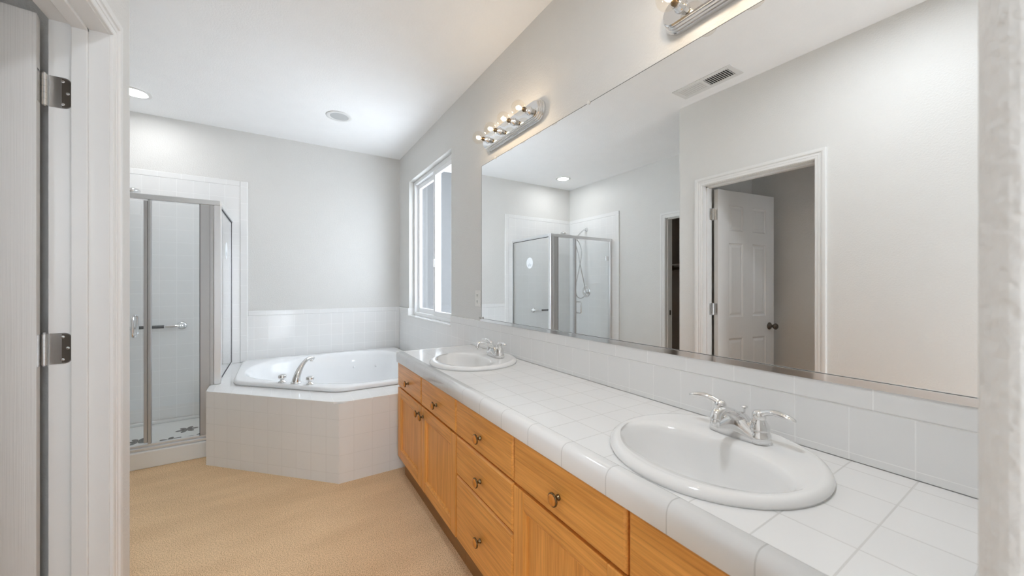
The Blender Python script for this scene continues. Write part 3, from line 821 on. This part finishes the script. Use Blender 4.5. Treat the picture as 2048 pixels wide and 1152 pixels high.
def carcass(par, y0, y1):
    b = MB()
    I = [(XC, y0), (1.180, y0), (1.180, y1), (XC, y1)]; J = [(XC + 0.018, y0 + 0.016), (1.172, y0 + 0.016), (1.172, y1 - 0.016), (XC + 0.018, y1 - 0.016)]
    b.loops([zl(I, 0.128), zl(I, ZT - 0.001), zl(J, ZT - 0.001), zl(J, 0.146)], cap0=True, cap1=True)   # open-topped box
    b.build('carcass', 'wood_z', par)
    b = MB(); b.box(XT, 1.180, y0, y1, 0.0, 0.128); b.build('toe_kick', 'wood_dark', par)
G = 0.003
Y = [2.430, 1.962, 1.496, 1.029, 0.556, 0.092]
ca = thing('vanity_cabinet', 'oak cabinet of two drawers over two doors, under the far sink', 'cabinet', (0.93, 1.963, 0), 'oak vanity cabinets')
carcass(ca, Y[2] + 0.0005, Y[0])
drawer(ca, Y[1] + G, Y[0] - 0.004, 0.5935, 0.748); drawer(ca, Y[2] + G, Y[1] - G, 0.5935, 0.748)
cdoor(ca, Y[1] + 0.002, Y[0] - 0.004, 0.136, 0.5865, Y[1] + 0.034); cdoor(ca, Y[2] + G, Y[1] - 0.002, 0.136, 0.5865, Y[1] - 0.034)
cb = thing('drawer_cabinet', 'oak cabinet of three stacked drawers between the two sinks', 'cabinet', (0.93, 1.262, 0), 'oak vanity cabinets')
carcass(cb, Y[3] + 0.0005, Y[2] - 0.0005)
drawer(cb, Y[3] + G, Y[2] - G, 0.5935, 0.748); drawer(cb, Y[3] + G, Y[2] - G, 0.4215, 0.5865); drawer(cb, Y[3] + G, Y[2] - G, 0.136, 0.4145)
cc_ = thing('vanity_cabinet', 'oak cabinet under the near sink, cut off by the bottom edge', 'cabinet', (0.93, 0.56, 0), 'oak vanity cabinets')
carcass(cc_, Y[5], Y[3] - 0.0005)
drawer(cc_, Y[4] + G, Y[3] - G, 0.5935, 0.748); drawer(cc_, Y[5] + G, Y[4] - G, 0.5935, 0.748)
cdoor(cc_, Y[4] + 0.002, Y[3] - G, 0.136, 0.5865, Y[4] + 0.034); cdoor(cc_, Y[5] + G, Y[4] - 0.002, 0.136, 0.5865, Y[4] - 0.034)

# ------------------------------------------------------------------ countertop
ZC = 0.813
SY = (1.885, 0.530); SX = 0.935
ct = thing('countertop', 'long white square-tiled vanity countertop with a rounded front edge', 'countertop', (0.92, 1.24, ZT))
b = MB()
XA, XB = 0.688, 1.1885
cuts = []
Ye, Ys = 2.412, 0.040
rects = [(SY[1] - 0.27, SY[1] + 0.27), (SY[0] - 0.27, SY[0] + 0.27)]
def flat(y0, y1): b.box(XA, XB, y0, y1, ZT, ZC)
flat(Ys, rects[0][0]); flat(rects[0][1], rects[1][0]); flat(rects[1][1], Ye)
for (y0, y1), sy in zip(rects, SY[::-1]):
    rp_ = [(XA, y0), (XB, y0), (XB, y1), (XA, y1)]
    c = (SX, sy); An = angles_for(rp_, c, 72)
    ou = polar(rp_, c, An); ci = [(c[0] + 0.226 * math.cos(a), c[1] + 0.226 * math.sin(a)) for a in An]
    b.loops([zl(ci, ZT), zl(ou, ZT), zl(ou, ZC), zl(ci, ZC), zl(ci, ZT)])
b.build('tile_top', 't_counter', ct)
b = MB(); b.smooth = True
prof = [(0.688, ZT + 0.001), (0.688, ZC + 0.0005), (0.684, ZC + 0.0012), (0.668, ZC + 0.0025), (0.660, ZC + 0.002), (0.652, ZC - 0.0015), (0.6465, ZC - 0.007), (0.6435, ZC - 0.014), (0.6425, ZC - 0.022), (0.6425, ZT + 0.002), (0.6435, ZT), (0.652, ZT), (0.66, ZT + 0.001)]
b.loops([[(x, Ys, z) for x, z in prof], [(x, Ye, z) for x, z in prof]], cap0=True, cap1=True)
cap_o = b.build('cap_tile', 't_cap', ct)
for p in cap_o.data.polygons:
    if abs(p.normal.y) > 0.9: p.use_smooth = False
# cap UV: seams only along Y
uvl = cap_o.data.uv_layers[0].data
for p in cap_o.data.polygons:
    for li in p.loop_indices:
        v = cap_o.data.vertices[cap_o.data.loops[li].vertex_index].co
        uvl[li].uv = (v.y + 1.24, 0.5)
b = MB(); b.box(0.645, 1.1885, Ye + 0.0002, 2.432, ZT, ZC + 0.0012, 0.006, 3); b.build('end_tile', 't_counter', ct)

# ------------------------------------------------------------------ sinks (built once, copied)
def make_sink(loc, label):
    s = thing('sink', label, 'sink', loc, 'drop-in sinks')
    x0, y0, z0 = loc
    n = 96
    An = [2 * PI * k / n for k in range(n)]
    def ell(cx, a, bb, z): return [(x0 + cx + a * math.cos(t), y0 + bb * math.sin(t), z0 + z) for t in An]
    bx = -0.062
    b = MB(); b.smooth = True
    b.loops([ell(0, 0.236, 0.236, 0.0005), ell(0, 0.245, 0.245, 0.001), ell(0, 0.2465, 0.2465, 0.008), ell(0, 0.243, 0.243, 0.015), ell(0, 0.236, 0.236, 0.0195), ell(0, 0.228, 0.229, 0.0215),
             ell(-0.002, 0.219, 0.223, 0.0205), ell(-0.008, 0.208, 0.219, 0.0200), ell(-0.035, 0.165, 0.215, 0.0198), ell(bx, 0.136, 0.2125, 0.0180), ell(bx, 0.128, 0.206, 0.011), ell(bx, 0.122, 0.199, -0.004),
             ell(bx + 0.002, 0.116, 0.186, -0.035), ell(bx + 0.004, 0.104, 0.162, -0.075), ell(bx + 0.006, 0.085, 0.125, -0.110), ell(bx + 0.008, 0.055, 0.075, -0.128), ell(bx + 0.01, 0.022, 0.022, -0.134)], cap1=True)
    b.build('basin', 'porcelain', s)
    b = MB(); b.smooth = True
    b.lathe([(0.0, 0), (0.021, 0), (0.021, 0.003), (0.014, 0.004), (0.012, 0.001), (0, 0.001)], (x0 + bx + 0.01, y0, z0 - 0.1335), (0, 0, 1), 20)
    b.build('drain', 'chrome', s)
    return s
snk = make_sink((SX, SY[1], ZC), 'white oval drop-in sink at the near end of the counter')
dup(snk, (SX, SY[0], ZC), 'white oval drop-in sink at the far end of the counter, beside the tub')

# ------------------------------------------------------------------ faucets
def make_faucet(loc, label):
    f = thing('faucet', label, 'faucet', loc, 'chrome sink faucets')
    x0, y0, z0 = loc
    V = lambda x, y, z: (x0 + x, y0 + y, z0 + z)
    b = MB(); b.smooth = True
    # body: a long base whose top sweeps up to the middle
    n = 20; L = []
    K = 32
    for i in range(K + 1):
        t = -1 + 2 * i / K
        y = 0.079 * t
        e = math.sqrt(max(0.0, 1 - abs(t) ** 3.2))
        w_ = 0.0285 * e + 0.0008
        h = 0.024 * min(1, e * 1.3) + 0.040 * math.exp(-(t / 0.46) ** 2)
        lp = []
        for k in range(n):
            a = PI * k / (n - 1)
            cx = math.cos(a); sz = math.sin(a)
            lp.append(V(w_ * (abs(cx) ** 0.6) * (1 if cx > 0 else -1), y, h * (sz ** 0.55) if sz > 1e-6 else 0))
        L.append(lp)
    b.loops(L, closed=True, cap0=True, cap1=True)
    b.build('body', 'chrome', f)
    b = MB(); b.smooth = True
    sp = [V(0.016, 0, 0.016), V(0.002, 0, 0.042), V(-0.026, 0, 0.062), V(-0.060, 0, 0.077), V(-0.092, 0, 0.084), V(-0.112, 0, 0.080), V(-0.120, 0, 0.066)]
    pts = [tuple(p) for p in catmull(sp, 5)]
    b.tube(pts, [((0.027 - 0.014 * min(1, k / 16)), (0.020 - 0.009 * min(1, k / 14))) for k in range(len(pts))], 18)
    b.lathe([(0.0105, 0), (0.0105, 0.016), (0.008, 0.018)], V(-0.117, 0, 0.051), (0, 0, 1), 16)
    b.build('spout', 'chrome', f)
    for s in (-1, 1):
        b = MB(); b.smooth = True
        b.lathe([(0.0275, 0.0), (0.0262, 0.022), (0.0240, 0.0235), (0.0245, 0.032), (0.0232, 0.042), (0.0185, 0.052), (0.0150, 0.058), (0.0142, 0.0600), (0.0155, 0.0612), (0.0155, 0.073), (0.0115, 0.080), (0.0, 0.0825)], V(0, s * 0.0505, 0.001), (0, 0, 1), 22)
        lv = [V(0.0, s * 0.0505, 0.069), V(-0.002, s * 0.064, 0.0785), V(-0.005, s * 0.084, 0.0860), V(-0.008, s * 0.106, 0.0865), V(-0.011, s * 0.128, 0.0825), V(-0.012, s * 0.137, 0.0800)]
        pl = [tuple(p) for p in catmull(lv, 4)]
        rr = [(0.0135, 0.0130), (0.0128, 0.0118), (0.0115, 0.0105), (0.0102, 0.0092), (0.0096, 0.0084), (0.0096, 0.0080), (0.0100, 0.0078), (0.0106, 0.0078), (0.0112, 0.0078), (0.0118, 0.0078), (0.0122, 0.0077), (0.0124, 0.0075), (0.0124, 0.0073), (0.0121, 0.0070), (0.0116, 0.0066), (0.0108, 0.0061), (0.0096, 0.0054), (0.0082, 0.0046), (0.0064, 0.0037), (0.0044, 0.0027), (0.0018, 0.0014)]
        b.tube(pl, rr[:len(pl)], 16)
        b.build('handle', 'chrome', f)
    b = MB(); b.smooth = True
    b.lathe([(0.0028, 0), (0.0028, 0.052), (0.004, 0.055), (0.0085, 0.060), (0.0085, 0.0625), (0.0, 0.0645)], V(0.023, -0.003, 0.014), (0, 0, 1), 14)
    b.build('lift_rod', 'chrome', f)
    return f
fz = ZC + 0.0208
fa = make_faucet((1.066, 0.520, fz), 'chrome two-handle faucet on the near sink')
dup(fa, (1.066, 1.868, fz), 'chrome two-handle faucet on the far sink')

# ------------------------------------------------------------------ mirror
MY0, MY1, MZ0, MZ1 = 0.045, 2.276, 1.012, 2.074
mr = thing('wall_mirror', 'wide frameless wall mirror above the countertop', 'mirror', (XM, 1.2, MZ0))
b = MB(); b.box(XM - 0.0055, XM - 0.0005, MY0, MY1, MZ0 - 0.005, MZ1)
b.build('glass', 'mirror', mr)
b = MB(); b.box(XM - 0.0058, XM - 0.0003, MY1, MY1 + 0.0025, MZ0, MZ1 + 0.002); b.box(XM - 0.0058, XM - 0.0003, MY0, MY1 + 0.0025, MZ1, MZ1 + 0.0022)
b.build('edge', 'rubber', mr)
b = MB(); b.box(XM - 0.014, XM - 0.0112, MY0, MY1 + 0.008, 0.998, 1.0165, 0.0006); b.box(XM - 0.0114, XM - 0.001, MY0, MY1 + 0.008, 1.0005, 1.006)
b.build('bottom_channel', 'chrome', mr)
for y, z in ((2.082, MZ1 + 0.003), (1.228, MZ1 + 0.003)):
    b = MB(); b.smooth = True
    b.lathe([(0.0, 0), (0.009, 0), (0.009, 0.004), (0.004, 0.006), (0, 0.006)], (XM - 0.0056, y, z), (-1, 0, 0), 14)
    b.box(XM - 0.0056, XM - 0.0002, y - 0.004, y + 0.004, z + 0.0005, z + 0.007)
    b.build('clip', 'plastic', mr)
b = MB(); b.smooth = True; b.lathe([(0.0, 0), (0.008, 0), (0.008, 0.005), (0, 0.006)], (XM - 0.0145, MY1 + 0.002, 1.019), (-1, 0, 0), 14)
b.build('clip', 'steel', mr)

# ------------------------------------------------------------------ vanity light bars
def make_bar(loc, label):
    t = thing('vanity_light', label, 'light fixture', loc, 'four-bulb chrome bars')
    x0, y0, z0 = loc
    hl = 0.262
    def stad(r, d):
        P = []
        for k in range(17):
            a = -PI / 2 + PI * k / 16
            P.append((x0 - d, y0 + hl + r * math.cos(a), z0 + r * math.sin(a)))
        for k in range(17):
            a = PI / 2 + PI * k / 16
            P.append((x0 - d, y0 - hl + r * math.cos(a), z0 + r * math.sin(a)))
        return P
    b = MB(); b.smooth = False
    b.loops([stad(r, d) for r, d in ((0.058, 0.0005), (0.058, 0.012), (0.056, 0.016), (0.0535, 0.016), (0.0535, 0.023), (0.0515, 0.027), (0.049, 0.027), (0.049, 0.034), (0.047, 0.038), (0.0445, 0.038), (0.0445, 0.045), (0.040, 0.049))], cap1=True)
    b.build('bar', 'chrome', t)
    for k in range(4):
        y = y0 + 0.234 - 0.156 * k
        b = MB(); b.smooth = True
        b.lathe([(0.022, 0.0488), (0.022, 0.053), (0.0175, 0.055), (0.0175, 0.074), (0.0155, 0.0765)], (x0, y, z0), (-1, 0, 0), 22)
        sk = b.build('socket', 'chrome', t)
        b = MB(); b.smooth = True
        R = 0.0395; ce = 0.119
        pr = [(0.0135, 0.0766), (0.0150, 0.080)]
        a0 = math.asin(0.0165 / R)
        for j in range(15):
            a = a0 + (PI - a0) * j / 14
            pr.append((R * math.sin(a), ce - R * math.cos(a)))
        b.lathe(pr, (x0, y, z0), (-1, 0, 0), 26, cap=False)
        bl = b.build('bulb', 'bulb', t)
        b = MB(); b.smooth = True
        b.lathe([(0.0125, 0.072), (0.0125, 0.088), (0.008, 0.092), (0.004, 0.100), (0, 0.101)], (x0, y, z0), (-1, 0, 0), 14)
        b.build('bulb_base', 'brass', bl)
        b = MB(); b.smooth = True
        b.lathe([(0.0, 0.1025), (0.006, 0.105), (0.0100, 0.112), (0.0100, 0.119), (0.0060, 0.126), (0.0, 0.129)], (x0, y, z0), (-1, 0, 0), 12, cap=False)
        b.build('filament', 'filament', bl)
    return t
lb = make_bar((XM, 1.872, 2.192), 'chrome strip of four glowing bulbs over the far sink')
dup(lb, (XM, 0.512, 2.188), 'chrome strip of bulbs cut off by the top edge, over the near sink')

# ------------------------------------------------------------------ outlet, vent, ceiling lights
ol = thing('wall_outlet', 'white duplex power outlet beside the left edge of the mirror', 'outlet', (XM, 2.340, 1.153))
b = MB(); b.box(XM - 0.006, XM - 0.0003, 2.300, 2.378, 1.096, 1.210, 0.002); b.build('cover_plate', 'plastic', ol)
for z in (1.131, 1.175):
    b = MB(); b.box(XM - 0.0085, XM - 0.006, 2.322, 2.356, z - 0.016, z + 0.016, 0.002); rc = b.build('receptacle', 'plastic', ol)
    b = MB(); b.box(XM - 0.0089, XM - 0.0084, 2.3305, 2.3335, z - 0.005, z + 0.009); b.box(XM - 0.0089, XM - 0.0084, 2.3445, 2.3475, z - 0.005, z + 0.009); b.box(XM - 0.0089, XM - 0.0084, 2.337, 2.341, z - 0.012, z - 0.007)
    b.build('slot', 'slot', rc)

vx0, vx1, vy0, vy1 = -0.335, -0.155, 1.295, 1.725
vt = thing('ceiling_vent', 'white rectangular ceiling air vent with two banks of louvres, seen in the mirror', 'vent', (-0.245, 1.51, CH))
b = MB(); z0, z1 = CH - 0.006, CH - 0.0003
fwv = 0.035
b.box(vx0, vx1, vy0, vy0 + fwv, z0, z1, 0.002); b.box(vx0, vx1, vy1 - fwv, vy1, z0, z1, 0.002); b.box(vx0, vx0 + fwv, vy0 + fwv, vy1 - fwv, z0, z1, 0.002); b.box(vx1 - fwv, vx1, vy0 + fwv, vy1 - fwv, z0, z1, 0.002)
ym = (vy0 + vy1) / 2; b.box(vx0 + fwv, vx1 - fwv, ym - 0.008, ym + 0.008, z0, z1)
b.build('frame', 'trim', vt)
b = MB(); b.box(vx0 + 0.02, vx1 - 0.02, vy0 + 0.02, vy1 - 0.02, CH - 0.0012, CH - 0.0002); b.build('duct_shade', 'dark', vt)  # flat dark sheet standing for the shade behind the louvres
for (a, c, s) in ((vy0 + fwv, ym - 0.008, 1), (ym + 0.008, vy1 - fwv, -1)):
    b = MB(); n = 11
    for k in range(n):
        y = a + (c - a) * (k + 0.5) / n
        w2 = (c - a) / n * 0.33
        P = [(y - w2, CH - 0.0035 - s * 0.0025), (y + w2, CH - 0.0035 + s * 0.0022), (y + w2, CH - 0.0028 + s * 0.0022), (y - w2, CH - 0.0028 - s * 0.0025)]
        b.loops([[(vx0 + fwv - 0.002, yy, zz) for yy, zz in P], [(vx1 - fwv + 0.002, yy, zz) for yy, zz in P]], cap0=True, cap1=True)
    b.build('louvre_bank', 'trim', vt)

def can(x, y, mat, name, label, cat, r=0.104, ri=0.072):
    t = thing(name, label, cat, (x, y, CH))
    b = MB(); b.smooth = True
    n = 40
    b.lathe([(r, 0.0004), (r, 0.003), (r - 0.006, 0.006), (ri + 0.010, 0.007), (ri + 0.004, 0.006), (ri, 0.002)], (x, y, CH), (0, 0, -1), n, cap=False)
    b.build('trim_ring', 'trim', t)
    b = MB(); b.lathe([(0, 0.002), (ri, 0.002), (ri, 0.0035), (0, 0.0035)], (x, y, CH), (0, 0, -1), n)
    b.build('diffuser', mat, t)
can(-0.935, 3.92, 'lit', 'recessed_light', 'lit round recessed ceiling light over the shower', 'ceiling light')
can(0.24, 0.52, 'fill_near', 'recessed_light', 'added fill light above the frame at the near end of the room, shaped as a recessed ceiling light', 'ceiling light')  # unseen lamp added to brighten the counter and carpet
can(0.442, 3.518, 'grey', 'ceiling_speaker', 'unlit round ceiling fixture with a grey centre above the tub', 'ceiling fixture')

for o in bpy.data.objects:
    if '_org' in o: del o['_org']
